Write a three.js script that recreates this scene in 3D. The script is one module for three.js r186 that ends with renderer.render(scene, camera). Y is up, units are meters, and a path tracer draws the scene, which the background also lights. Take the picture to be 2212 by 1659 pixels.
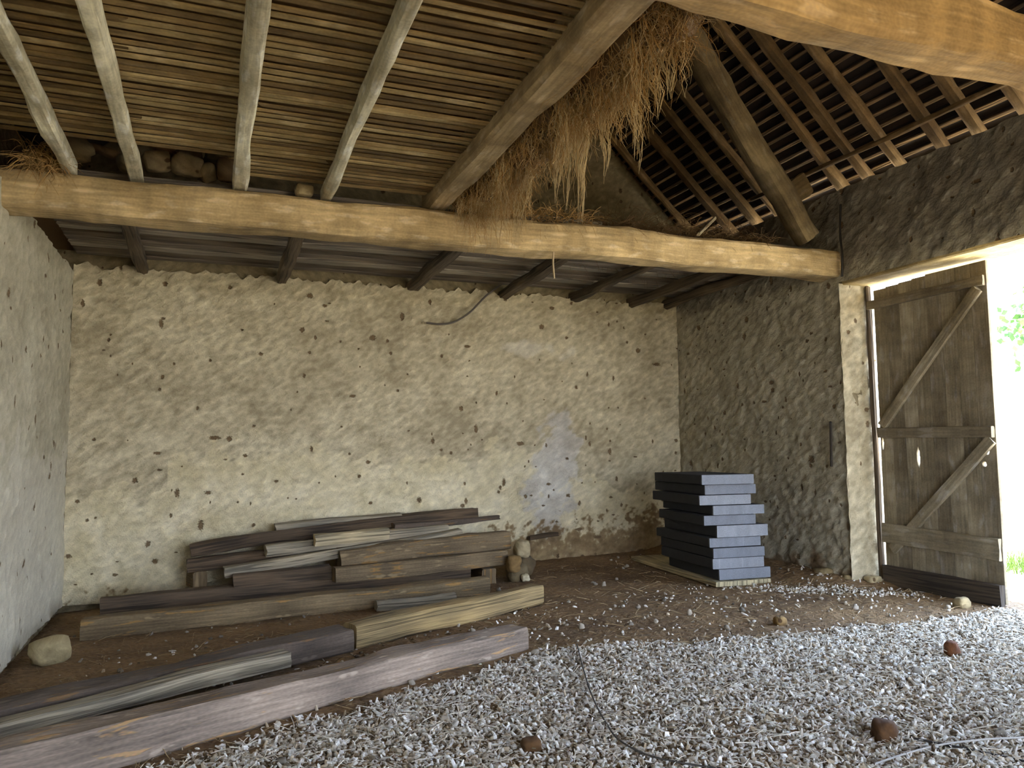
import * as THREE from 'three';
import { ImprovedNoise } from 'three/addons/math/ImprovedNoise.js';
import { mergeGeometries, toCreasedNormals, mergeVertices } from 'three/addons/utils/BufferGeometryUtils.js';

// ---------------------------------------------------------------- camera, sky, sun, exposure
const scene = new THREE.Scene();
const camera = new THREE.PerspectiveCamera(2 * Math.atan(829.5 / 1661) * 180 / Math.PI, 2212 / 1659, 0.05, 400);
{
  const yaw = 21.52 * Math.PI / 180, pitch = 4.7 * Math.PI / 180, roll = -0.56 * Math.PI / 180;
  const fwd = new THREE.Vector3(Math.sin(yaw) * Math.cos(pitch), Math.sin(pitch), -Math.cos(yaw) * Math.cos(pitch));
  const right = new THREE.Vector3(Math.cos(yaw), 0, Math.sin(yaw)), up = new THREE.Vector3().crossVectors(right, fwd);
  const r2 = right.clone().multiplyScalar(Math.cos(roll)).addScaledVector(up, Math.sin(roll));
  const u2 = up.clone().multiplyScalar(Math.cos(roll)).addScaledVector(right, -Math.sin(roll));
  const m = new THREE.Matrix4().makeBasis(r2, u2, fwd.clone().negate());
  camera.quaternion.setFromRotationMatrix(m);
  camera.position.set(0, 1.55, 0);
}
const renderer = new THREE.WebGLRenderer({ antialias: true });
renderer.toneMapping = THREE.LinearToneMapping;
renderer.toneMappingExposure = 15.5;
renderer.shadowMap.enabled = true;
{ // a bright, slightly hazy summer sky: paler towards the horizon
  const W = 256, H = 128, d = new Float32Array(W * H * 4);
  for (let y = 0; y < H; y++) for (let x = 0; x < W; x++) {
    const el = Math.max(0, Math.sin(((y + 0.5) / H - 0.5) * Math.PI)), k = Math.pow(1 - el, 3), i = (y * W + x) * 4;
    d[i] = 0.54 + 0.56 * k; d[i + 1] = 0.77 + 0.40 * k; d[i + 2] = 1.20 + 0.12 * k; d[i + 3] = 1;
  }
  const t = new THREE.DataTexture(d, W, H, THREE.RGBAFormat, THREE.FloatType);
  t.mapping = THREE.EquirectangularReflectionMapping; t.magFilter = THREE.LinearFilter; t.needsUpdate = true;
  scene.background = t; scene.environment = t;
}
const sun = new THREE.DirectionalLight(0xfff2dc, 4.2);
sun.position.set(-1.2, 16, 12); sun.target.position.set(0, 0, 0);
sun.castShadow = true; sun.shadow.mapSize.set(2048, 2048);
Object.assign(sun.shadow.camera, { left: -25, right: 25, top: 25, bottom: -25, near: 1, far: 60 });
scene.add(sun, sun.target);

// ---------------------------------------------------------------- helpers
const V = (x, y, z) => new THREE.Vector3(x, y, z);
function mulberry(a) { return () => { a |= 0; a = a + 0x6D2B79F5 | 0; let t = Math.imul(a ^ a >>> 15, 1 | a); t = t + Math.imul(t ^ t >>> 7, 61 | t) ^ t; return ((t ^ t >>> 14) >>> 0) / 4294967296; }; }
const rnd = mulberry(20231);
const rr = (a, b) => a + (b - a) * rnd();
const P = new ImprovedNoise();
const N = (x, y, z = 0) => P.noise(x, y, z);
function fbm(x, y, z = 0, o = 4) { let s = 0, a = 0.5, f = 1; for (let i = 0; i < o; i++) { s += a * P.noise(x * f, y * f, z + i * 17.3); a *= 0.5; f *= 2.03; } return s; }
const clamp = (x, a = 0, b = 1) => Math.min(b, Math.max(a, x));
const smooth = (a, b, x) => { const t = clamp((x - a) / (b - a)); return t * t * (3 - 2 * t); };
const mix = (a, b, t) => a + (b - a) * t;
const mix3 = (a, b, t) => [mix(a[0], b[0], t), mix(a[1], b[1], t), mix(a[2], b[2], t)];
const rgb = (r, g, b) => [r / 255, g / 255, b / 255];

function maps(w, h, fn, wrap = THREE.RepeatWrapping) { // fn(px, py) -> [r, g, b (sRGB 0..1), height 0..1]
  const c = new Uint8Array(w * h * 4), b = new Uint8Array(w * h * 4);
  for (let y = 0; y < h; y++) for (let x = 0; x < w; x++) {
    const o = fn(x, y), i = (y * w + x) * 4, hh = clamp(o[3]) * 255;
    c[i] = clamp(o[0]) * 255; c[i + 1] = clamp(o[1]) * 255; c[i + 2] = clamp(o[2]) * 255; c[i + 3] = 255;
    b[i] = b[i + 1] = b[i + 2] = hh; b[i + 3] = 255;
  }
  return [c, b].map((d, k) => {
    const t = new THREE.DataTexture(d, w, h, THREE.RGBAFormat);
    t.magFilter = THREE.LinearFilter; t.minFilter = THREE.LinearFilter; t.wrapS = t.wrapT = wrap;
    if (k === 0) t.colorSpace = THREE.SRGBColorSpace;
    t.needsUpdate = true; return t;
  });
}
const used = new Map();
function numbered(name) { const n = used.get(name) ?? 0; used.set(name, n + 1); return n ? name + '_' + String(n).padStart(3, '0') : name; }
function tag(o, label, category, group) { o.userData.label = label; if (category) o.userData.category = category; if (group) o.userData.group = group; return o; }
function mesh(name, g, m, parent = scene) { const o = new THREE.Mesh(g, m); o.name = parent === scene ? numbered(name) : name; o.castShadow = o.receiveShadow = true; parent.add(o); return o; }
function group(name, pos, parent = scene) { const o = new THREE.Group(); o.name = parent === scene ? numbered(name) : name; if (pos) o.position.copy(pos); parent.add(o); return o; }
function struct(o, label) { o.userData.kind = 'structure'; if (label) o.userData.label = label; return o; }

// chamfered, slightly uneven timber along local x; uv in metres
function timberGeo(L, w, h, o = {}) {
  const { seed = rr(0, 500), bow = 0, side = 0, rough = 0.006, cham = 0.014, taper = 1, seg = Math.max(6, Math.round(L / 0.16)), round = 0, endRag = 0.01 } = o;
  const pts = [], c = Math.min(cham, w * 0.3, h * 0.3);
  if (round) for (let k = 0; k < 12; k++) { const a = k / 12 * Math.PI * 2 + 0.26; const e = 1 - round; const cx = Math.cos(a), sy = Math.sin(a); const q = Math.max(Math.abs(cx), Math.abs(sy)); const f = mix(1 / q, 1, 1 - e); pts.push([cx * f * h / 2, sy * f * w / 2]); }
  else {
    const H = h / 2, W = w / 2;
    pts.push([H - c, -W], [H, -W + c], [H, 0], [H, W - c], [H - c, W], [0, W], [-H + c, W], [-H, W - c], [-H, 0], [-H, -W + c], [-H + c, -W], [0, -W]);
  }
  const n = pts.length, pos = [], uv = [], idx = [], per = [0];
  for (let k = 0; k < n; k++) { const a = pts[k], b = pts[(k + 1) % n]; per.push(per[k] + Math.hypot(a[0] - b[0], a[1] - b[1])); }
  const u0 = (seed * 0.37) % 5, v0 = (seed * 0.73) % 5;
  const at = (i, k) => {
    const t = i / seg, x = -L / 2 + L * t, p = pts[k % n], tp = mix(1, taper, t), sag = bow * (1 - (2 * t - 1) ** 2), sd = side * (1 - (2 * t - 1) ** 2);
    const a = Math.atan2(p[1], p[0]), d = 1 + (rough * (N(x * 1.7 + seed, Math.cos(a) * 0.8, Math.sin(a) * 0.8 + seed) * 1.6 + N(x * 6 + seed, Math.cos(a) * 2.2 + 9, Math.sin(a) * 2.2) * 0.8)) / Math.hypot(p[0], p[1]);
    const ex = (i === 0 || i === seg) ? endRag * N(p[0] * 20 + seed, p[1] * 20, i) * 1.6 : 0;
    return [x + ex, p[0] * d * tp + sag + rough * 1.5 * N(x * 0.9 + seed, 3.1), p[1] * d * tp + sd];
  };
  for (let i = 0; i <= seg; i++) for (let k = 0; k <= n; k++) { const q = at(i, k); pos.push(...q); uv.push(q[0] + u0, per[k] + v0); }
  for (let i = 0; i < seg; i++) for (let k = 0; k < n; k++) { const a = i * (n + 1) + k, b = a + 1, c2 = a + n + 1, d2 = c2 + 1; idx.push(a, c2, b, b, c2, d2); }
  for (const e of [0, seg]) {
    const base = pos.length / 3, q0 = [0, 0, 0];
    for (let k = 0; k < n; k++) { const q = at(e, k); pos.push(...q); uv.push(q[1] * 0.4 + u0, q[2] + v0); for (let j = 0; j < 3; j++) q0[j] += q[j] / n; }
    pos.push(...q0); uv.push(q0[1] * 0.4 + u0, q0[2] + v0);
    for (let k = 0; k < n; k++) e ? idx.push(base + n, base + k, base + (k + 1) % n) : idx.push(base + n, base + (k + 1) % n, base + k);
  }
  let g = new THREE.BufferGeometry();
  g.setAttribute('position', new THREE.Float32BufferAttribute(pos, 3)); g.setAttribute('uv', new THREE.Float32BufferAttribute(uv, 2)); g.setIndex(idx);
  g = toCreasedNormals(g, 0.7);
  return g;
}
// place a timber so that its axis runs from a to b; roll turns it about that axis
function between(o, a, b, roll = 0) {
  const x = b.clone().sub(a).normalize(), ref = Math.abs(x.y) > 0.95 ? V(0, 0, 1) : V(0, 1, 0);
  const z = x.clone().cross(ref).normalize(), y = z.clone().cross(x);
  o.quaternion.setFromRotationMatrix(new THREE.Matrix4().makeBasis(x, y, z));
  if (roll) o.rotateX(roll);
  o.position.copy(a).add(b).multiplyScalar(0.5);
  return o;
}
function beam(name, a, b, w, h, m, o = {}, parent = scene) { return between(mesh(name, timberGeo(a.distanceTo(b), w, h, o), m, parent), a, b, o.roll ?? 0); }
function boxGeo(x0, x1, y0, y1, z0, z1) { // uv in metres
  const g = new THREE.BoxGeometry(x1 - x0, y1 - y0, z1 - z0); g.translate((x0 + x1) / 2, (y0 + y1) / 2, (z0 + z1) / 2);
  const p = g.attributes.position, n = g.attributes.normal, uv = g.attributes.uv;
  for (let i = 0; i < p.count; i++) { const a = [Math.abs(n.getX(i)), Math.abs(n.getY(i)), Math.abs(n.getZ(i))]; a[0] > 0.5 ? uv.setXY(i, p.getZ(i), p.getY(i)) : a[1] > 0.5 ? uv.setXY(i, p.getX(i), p.getZ(i)) : uv.setXY(i, p.getX(i), p.getY(i)); }
  return g;
}
function rockGeo(seed, sx, sy, sz, detail = 3, rough = 0.28) {
  let g = mergeVertices(new THREE.IcosahedronGeometry(1, detail).deleteAttribute('normal').deleteAttribute('uv'));
  const p = g.attributes.position, v = V();
  for (let i = 0; i < p.count; i++) {
    v.fromBufferAttribute(p, i);
    const q = Math.max(Math.abs(v.x), Math.abs(v.y), Math.abs(v.z)), f = mix(1, 1 / q, 0.45) * (1 + rough * fbm(v.x * 1.3 + seed, v.y * 1.3, v.z * 1.3 + seed, 3));
    p.setXYZ(i, v.x * f * sx, v.y * f * sy, v.z * f * sz);
  }
  g.computeVertexNormals();
  const uv = new Float32Array(p.count * 2); for (let i = 0; i < p.count; i++) { uv[i * 2] = p.getX(i) + p.getZ(i) * 0.6 + seed; uv[i * 2 + 1] = p.getY(i) + p.getZ(i) * 0.5; }
  g.setAttribute('uv', new THREE.BufferAttribute(uv, 2));
  return g;
}
function strandGeo(points, r0, r1, sides = 3) { // thin tapered strand through points, plain arrays for merging
  const pos = [], idx = [], n = points.length;
  for (let i = 0; i < n; i++) {
    const t = points[Math.min(i + 1, n - 1)].clone().sub(points[Math.max(i - 1, 0)]).normalize(), ref = Math.abs(t.y) > 0.8 ? V(1, 0, 0) : V(0, 1, 0);
    const a = t.clone().cross(ref).normalize(), b = t.clone().cross(a), r = mix(r0, r1, i / (n - 1));
    for (let k = 0; k < sides; k++) { const q = k / sides * Math.PI * 2; pos.push(points[i].x + r * (a.x * Math.cos(q) + b.x * Math.sin(q)), points[i].y + r * (a.y * Math.cos(q) + b.y * Math.sin(q)), points[i].z + r * (a.z * Math.cos(q) + b.z * Math.sin(q))); }
  }
  for (let i = 0; i < n - 1; i++) for (let k = 0; k < sides; k++) { const a = i * sides + k, b = i * sides + (k + 1) % sides; idx.push(a, a + sides, b, b, a + sides, b + sides); }
  return { pos, idx };
}
function strands(list) {
  const pos = [], idx = []; for (const s of list) { const o = pos.length / 3; for (const x of s.pos) pos.push(x); for (const i of s.idx) idx.push(i + o); }
  const g = new THREE.BufferGeometry(); g.setAttribute('position', new THREE.Float32BufferAttribute(pos, 3)); g.setIndex(idx); g.computeVertexNormals(); return g;
}

// ---------------------------------------------------------------- materials
const std = (o) => new THREE.MeshStandardMaterial({ roughness: 0.95, metalness: 0, ...o });
// bare wood grain, 2 m by 0.5 m
const [woodC, woodB] = maps(1024, 512, (x, y) => {
  const u = x / 512, v = y / 1024, warp = 0.02 * fbm(u * 1.5, v * 4, 3, 3);
  const grain = fbm(u * 2.2, (v + warp) * 95, 1, 3), fine = N(u * 7, v * 330, 5), blot = fbm(u * 1.3, v * 4, 9, 4), crack = smooth(0.44, 0.6, Math.abs(N(u * 0.9 + 7, (v + warp) * 34, 2)) * 1.4 + 0.1 * fine);
  const k = 0.80 + 0.34 * grain + 0.10 * fine + 0.30 * blot - 0.20 * crack;
  return [k, k * (0.985 - 0.03 * blot), k * (0.96 - 0.09 * blot), 0.6 + 0.5 * grain + 0.15 * fine - 0.5 * crack];
}, THREE.MirroredRepeatWrapping);
// dusty, worm-eaten old oak, 2 m by 0.5 m: broad soft stains across the grain
const [dustC, dustB] = maps(1024, 512, (x, y) => {
  const u = x / 512, v = y / 1024, grain = fbm(u * 3, v * 42, 21, 3), blot = fbm(u * 1.8, v * 3.2, 29, 5), cross = fbm(u * 9, v * 2.2, 33, 3), fine = N(u * 60, v * 60, 3);
  const k = 0.82 + 0.20 * grain + 0.36 * blot + 0.18 * cross + 0.06 * fine;
  const w = smooth(0.1, 0.35, fbm(u * 5 + 4, v * 14, 44, 4));
  return [mix(k, k * 1.10, w), mix(k * (0.99 + 0.04 * blot), k * 1.12, w), mix(k * (0.94 + 0.10 * blot), k * 1.16, w), 0.5 + 0.4 * grain + 0.3 * cross + 0.12 * fine];
}, THREE.MirroredRepeatWrapping);
// weathered salvaged beam, 2 m by 0.5 m: grey skin, pale scuffs, ochre flakes where the skin has split off
const [wornC, wornB] = maps(1024, 512, (x, y) => {
  const u = x / 512, v = y / 1024, grain = fbm(u * 2.4, v * 70, 51, 3), blot = fbm(u * 1.6, v * 4, 57, 4), fl = fbm(u * 3.4, v * 26, 61, 4), sc = fbm(u * 4.5, v * 17, 71, 4), fine = N(u * 40, v * 180, 8);
  const k = 0.66 + 0.24 * grain + 0.34 * blot + 0.07 * fine;
  let c = [k, k * 0.95, k * 0.91];
  c = mix3(c, [0.93, 0.90, 0.86], 0.7 * smooth(0.2, 0.36, sc));
  const f = smooth(0.2, 0.3, fl); c = mix3(c, [0.92 + 0.15 * fine, 0.77, 0.55], 0.7 * f);
  return [...c, 0.5 + 0.5 * grain + 0.25 * sc - 0.35 * f + 0.1 * fine];
}, THREE.MirroredRepeatWrapping);
for (const t of [woodC, woodB, dustC, dustB, wornC, wornB]) t.repeat.set(0.5, 2);
const wood = (hex, kind = 'wood', bump = 0.006) => { const [c, b] = { wood: [woodC, woodB], dust: [dustC, dustB], worn: [wornC, wornB] }[kind]; return std({ color: hex, map: c, bumpMap: b, bumpScale: bump }); };
const M = {
  tie: wood(0xd5ba8c, 'dust', 0.008), tieFront: wood(0xcfac76, 'dust', 0.008), joist: wood(0xe6e0ca, 'dust'), trimmer: wood(0xc4ae88, 'dust'), backJoist: wood(0x7d6e5a, 'wood'),
  lath: [0xb4996a, 0x977e54, 0xc2ab7d, 0x856e48].map((h) => wood(h, 'dust', 0.005)), backLath: [0xa1968a, 0xc4bcae, 0x857868].map((h) => wood(h, 'wood', 0.004)),
  rafter: [0x9c7f58, 0x8a6f4c].map((h) => wood(h, 'dust')), batten: wood(0xb09068), principal: wood(0x93805f, 'dust'),
  pile: { dark: wood(0x75634f), brown: wood(0xa89878, 'worn'), grey: wood(0xbab09a), greyBrown: wood(0xb9a884, 'worn'), pale: wood(0xe6d6b0), tan: wood(0xbfa778), front: wood(0xd2c5b6, 'worn', 0.008), black: wood(0x857a6e, 'worn') },
  lintel: wood(0xdcc490, 'dust'), door: [0xa69a84, 0x988c78, 0xb1a58f].map((h) => wood(h, 'dust')), doorFrame: wood(0x7a6a56), doorFoot: wood(0x5c5144),
  tile: [0x2e2723, 0x26211e, 0x362d27].map((h) => std({ color: h })),
  hay: std({ color: 0xb08d56 }), hayDark: std({ color: 0x6e5534 }), straw: std({ color: 0xcdb88c }),
};

// plaster relief and colour shared by the walls; coordinates in metres
const diag = (x, y, s) => { const a = x * 0.80 + y * 0.60, b = -x * 0.60 + y * 0.80; return fbm(a * 5.5 + s, b * 12.5, s, 3); };
const pits = (() => { const cell = 0.17; return (x, y, s, amount) => { // small holes where a stone or a lump of render has come away
  let best = 0; const cx = Math.floor(x / cell), cy = Math.floor(y / cell);
  for (let j = -1; j <= 1; j++) for (let i = -1; i <= 1; i++) {
    const h = mulberry(((cx + i) * 73856093) ^ ((cy + j) * 19349663) ^ (s * 83492791 | 0)); if (h() > amount) continue;
    const px = (cx + i + h()) * cell, py = (cy + j + h()) * cell, r = 0.009 + 0.036 * h() * h(), e = 0.6 + 0.9 * h();
    const d = Math.hypot((x - px) * e, (y - py) / e) / r + 0.5 * N(x * 60, y * 60, s);
    best = Math.max(best, 1 - smooth(0.6, 1.15, d));
  }
  return best;
}; })();
function plaster(x, y, s, opt = {}) {
  const big = fbm(x * 0.7 + s, y * 0.9, s, 4), mid = fbm(x * 3.1, y * 3.4, s + 5, 4), st = diag(x, y, s + 11), fine = N(x * 75, y * 75, s), gr = N(x * 170, y * 170, s), lump = fbm((x * 0.86 + y * 0.5) * 10 + s, (y * 0.86 - x * 0.5) * 17, s + 21, 3) * (opt.lump ?? 0.7);
  let c = mix3(opt.a ?? rgb(207, 196, 165), opt.b ?? rgb(162, 150, 121), clamp(0.5 + 0.9 * big + 0.8 * mid - 0.3 * st - 0.9 * lump));
  const pit = pits(x, y, s, opt.pits ?? 0.3);
  let h = 0.5 + 0.30 * st + 0.20 * mid + 0.62 * lump + 0.08 * fine;
  if (opt.paint) c = opt.paint(c, x, y, { big, mid, st, fine });
  const k = 1 + 0.05 * fine + 0.05 * gr + 0.06 * st + 0.22 * lump; c = c.map((q) => q * k);
  c = mix3(c, opt.pit ?? rgb(104, 84, 58), pit * 0.9); h -= 0.45 * pit;
  return [...c, h];
}
const [plC, plB] = maps(1024, 1024, (x, y) => plaster(x / 1024 * 3.4, y / 1024 * 3.4, 40, { pits: 0.2 }), THREE.MirroredRepeatWrapping);
plC.repeat.set(1 / 3.4, 1 / 3.4); plB.repeat.set(1 / 3.4, 1 / 3.4);
M.plaster = std({ map: plC, bumpMap: plB, bumpScale: 0.02 });
M.plasterGrey = std({ color: 0xb9b3a6, map: plC, bumpMap: plB, bumpScale: 0.02 });
M.stone = std({ color: 0xcfc6b2, map: plC, bumpMap: plB, bumpScale: 0.01 });

// uneven plaster face in its own xy plane (x along the wall, y up, relief towards +z)
function faceGeo(w, h, cell, relief, keep, top) {
  const nx = Math.round(w / cell), ny = Math.round(h / cell), pos = [], uv = [], idx = [];
  for (let j = 0; j <= ny; j++) for (let i = 0; i <= nx; i++) { const x = w * i / nx, y = Math.min(h * j / ny, top ? top(x) : h); pos.push(x, y, relief(x, y)); uv.push(i / nx, y / h); }
  for (let j = 0; j < ny; j++) for (let i = 0; i < nx; i++) {
    if (keep && !keep(w * (i + 0.5) / nx, h * (j + 0.5) / ny)) continue;
    const a = j * (nx + 1) + i; idx.push(a, a + 1, a + nx + 1, a + 1, a + nx + 2, a + nx + 1);
  }
  const g = new THREE.BufferGeometry(); g.setAttribute('position', new THREE.Float32BufferAttribute(pos, 3)); g.setAttribute('uv', new THREE.Float32BufferAttribute(uv, 2)); g.setIndex(idx); g.computeVertexNormals(); return g;
}
const reliefOf = (s, k = 1) => (x, y) => k * (0.035 * fbm(x * 0.8 + s, y * 0.8, s, 2) + 0.020 * diag(x, y, s + 11) + 0.018 * fbm(x * 6, y * 6, s + 3, 2) + 0.015 * fbm((x * 0.86 + y * 0.5) * 10 + s, (y * 0.86 - x * 0.5) * 17, s + 21, 2));

// ---------------------------------------------------------------- the shell
const XL = -1.345, XR = 6.02, ZB = -9, ZF = 3.2, EAVE = 4.2, DOORZ0 = -6.02, DOORZ1 = -3.05, LINT = 3.19;
const roofY = (x) => 4.26 + 0.966 * (6.3 - x), RIDGE = 2.34;
const floorY = (x, z) => 0.028 * (x - 1) + 0.10 * smooth(5.35, 6.0, x) * smooth(-5.6, -6.4, z) + 0.05 * smooth(-8.3, -8.95, z) * smooth(2.4, 3.4, x) + 0.012 * fbm(x * 1.4, z * 1.4, 2, 3);

// back wall with its gable
{
  const W = XR - XL, H = 3.56, s = 3, wall = group('wall_back'); struct(wall, 'lime-rendered rear stone wall of the barn');
  const paint = (c, x, y, n) => {
    const X = x + XL;
    const low = smooth(-0.05, 0.07, 1.5 + 0.16 * Math.sin(X * 1.9) * smooth(0, 3, X) + 0.5 * n.mid + 0.25 * n.st - y + (X < -0.4 ? -0.35 : 0) - 0.45 * smooth(3.4, 4.6, X));
    c = mix3(c, mix3(rgb(232, 221, 188), rgb(206, 193, 154), clamp(0.5 + 1.4 * n.mid)), 0.75 * low);
    const white = smooth(0.05, 0.3, 0.85 - Math.hypot((X - 4.08 - 0.15 * (y - 1)) / 0.48, (y - 1.15) / 1.05) + 1.0 * n.mid + 0.3 * n.st);
    c = mix3(c, mix3(rgb(214, 211, 203), rgb(176, 170, 160), clamp(0.45 + 1.5 * n.mid)), 0.75 * white);
    const smear = smooth(0.0, 0.25, 0.4 - Math.hypot((X - 3.95) / 0.62, (y - 2.8) / 0.16) * 0.5 + 0.9 * n.mid);
    c = mix3(c, rgb(222, 216, 198), 0.6 * smear);
    const spk = fbm(x * 13, y * 13, 66, 3), dirt = smooth(-0.05, 0.16, -0.08 + 0.62 * smooth(2.3, 3.6, X) + 0.16 * smooth(4.9, 5.6, X) - y + 0.35 * n.mid + 0.4 * n.st + 0.45 * spk);
    c = mix3(c, mix3(rgb(150, 126, 88), rgb(104, 80, 50), clamp(0.5 + 1.2 * n.mid + 1.2 * spk)), 0.8 * dirt);
    return c;
  };
  const [c, b] = maps(2048, 1024, (x, y) => plaster(x / 2048 * W, y / 1024 * H, s, { paint, pits: y / 1024 * H < 1.7 ? 0.36 : 0.17 }), THREE.ClampToEdgeWrapping);
  const relief = reliefOf(s), top = (x) => 3.50 + 0.05 * fbm(x * 2.2, 1, 7, 3) + 0.06 * N(x * 5, 4, 1) + 0.06 * N(x * 13, 7, 2);
  const f = mesh('plaster_face', faceGeo(W, H, 0.026, relief, null, top), std({ map: c, bumpMap: b, bumpScale: 0.032 }), wall);
  f.position.set(XL, 0, ZB);
  const sh = new THREE.Shape(); sh.moveTo(XL - 0.5, -0.4); sh.lineTo(6.45, -0.4); sh.lineTo(6.45, 4.27); sh.lineTo(RIDGE, roofY(RIDGE) + 0.3); sh.lineTo(XL - 0.5, 4.27); sh.closePath();
  mesh('masonry', new THREE.ExtrudeGeometry(sh, { depth: 0.45, bevelEnabled: false }).translate(0, 0, ZB - 0.5), M.plasterGrey, wall);
}
// left wall: rendered up to a ledge, thinner above
{
  const W = 8.2, H = 3.46, s = 14, wall = group('wall_left'); struct(wall, 'lime-rendered side wall of the barn');
  const paint = (c, x, y, n) => { const low = smooth(-0.06, 0.08, 1.55 + 0.7 * n.mid - y); c = mix3(c, rgb(214, 208, 190), 0.5 * low); return c; };
  const [c, b] = maps(2048, 1024, (x, y) => plaster(x / 2048 * W, y / 1024 * H, s, { paint, pits: 0.25, lump: 0.4, a: rgb(196, 190, 166), b: rgb(160, 152, 128) }), THREE.ClampToEdgeWrapping);
  const f = mesh('plaster_face', faceGeo(W, H, 0.04, reliefOf(s), null, (x) => 3.42 + 0.04 * N(x * 3, 2, 2)), std({ map: c, bumpMap: b, bumpScale: 0.02 }), wall);
  f.rotation.y = Math.PI / 2; f.position.set(XL, 0, ZB + W); // x of the face runs towards -z
  mesh('masonry', boxGeo(XL - 0.5, XL - 0.04, -0.4, 3.41, ZB - 0.5, ZF + 0.4), M.plasterGrey, wall);
  mesh('masonry', boxGeo(XL - 0.5, XL - 0.25, 3.41, 4.32, ZB - 0.5, ZF + 0.4), M.plasterGrey, wall);
}
// door wall
{
  const W = 6.6, H = 4.2, s = 27, wall = group('wall_right'); struct(wall, 'rough grey-rendered wall with the barn doorway');
  const paint = (c, x, y, n) => {
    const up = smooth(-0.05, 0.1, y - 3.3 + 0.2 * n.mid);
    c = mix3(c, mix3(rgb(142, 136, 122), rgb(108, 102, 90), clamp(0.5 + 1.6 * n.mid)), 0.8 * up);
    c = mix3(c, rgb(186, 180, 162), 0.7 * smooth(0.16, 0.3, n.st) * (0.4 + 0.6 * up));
    const d = smooth(-0.05, 0.1, 0.3 - y + 0.6 * n.mid); return mix3(c, rgb(104, 82, 56), 0.8 * d);
  };
  const [c, b] = maps(2048, 1024, (x, y) => plaster(x / 2048 * W, y / 1024 * H, s, { paint, pits: 0.4, a: rgb(186, 178, 154), b: rgb(150, 142, 120) }), THREE.ClampToEdgeWrapping);
  // face x runs from z = ZB + W back to z = ZB (facing -x): rotate by -90 degrees, x' = +z
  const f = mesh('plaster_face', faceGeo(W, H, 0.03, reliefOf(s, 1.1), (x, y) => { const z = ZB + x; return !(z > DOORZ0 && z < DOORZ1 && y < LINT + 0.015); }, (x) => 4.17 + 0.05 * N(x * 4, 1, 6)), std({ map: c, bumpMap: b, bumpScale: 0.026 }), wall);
  f.rotation.y = -Math.PI / 2; f.position.set(XR, 0, ZB);
  mesh('masonry', boxGeo(XR + 0.04, 6.45, -0.4, 3.44, ZB - 0.5, DOORZ0 - 0.02), M.plasterGrey, wall);
  mesh('masonry', boxGeo(XR + 0.04, 6.45, -0.4, 3.44, DOORZ1 + 0.02, ZF + 0.4), M.plasterGrey, wall);
  mesh('masonry', boxGeo(XR + 0.04, 6.3, 3.44, 4.18, ZB - 0.5, ZF + 0.4), M.plasterGrey, wall);
  // the jamb that faces the camera
  const j = mesh('jamb', faceGeo(0.46, 3.2, 0.03, (x, y) => 0.02 * fbm(x * 4, y * 2.2, 8, 3) + 0.012 * N(x * 14, y * 9, 3)), M.plaster, wall); j.position.set(XR - 0.015, 0, DOORZ0 - 0.01);
  { const g = j.geometry, uv = g.attributes.uv, p = g.attributes.position; for (let i = 0; i < p.count; i++) uv.setXY(i, p.getX(i) + 1.3, p.getY(i)); }
  const near = mesh('jamb', faceGeo(0.46, 3.2, 0.08, (x, y) => 0.02 * fbm(x * 4, y * 2.2, 3, 3)), M.plaster, wall); near.rotation.y = Math.PI; near.position.set(XR + 0.445, 0, DOORZ1 + 0.01);
  const li = beam('lintel', V(6.285, LINT + 0.125, -6.35), V(6.285, LINT + 0.125, -2.7), 0.44, 0.25, M.lintel, { rough: 0.006, cham: 0.012 }, wall); tag(li, 'pale timber lintel over the doorway');
}
// wall behind the camera with the wide cart entrance
{
  const wall = group('wall_front'); struct(wall, 'front wall of the barn with a wide cart entrance');
  const sh = new THREE.Shape(); sh.moveTo(XL - 0.5, -0.4); sh.lineTo(6.45, -0.4); sh.lineTo(6.45, 4.27); sh.lineTo(RIDGE, roofY(RIDGE) + 0.3); sh.lineTo(XL - 0.5, 4.27); sh.closePath();
  const ho = new THREE.Path(); ho.moveTo(1.3, -0.2); ho.lineTo(5.3, -0.2); ho.lineTo(5.3, 3.2); ho.lineTo(1.3, 3.2); ho.closePath(); sh.holes.push(ho);
  mesh('masonry', new THREE.ExtrudeGeometry(sh, { depth: 0.45, bevelEnabled: false }).translate(0, 0, ZF), M.plasterGrey, wall);
}

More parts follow.
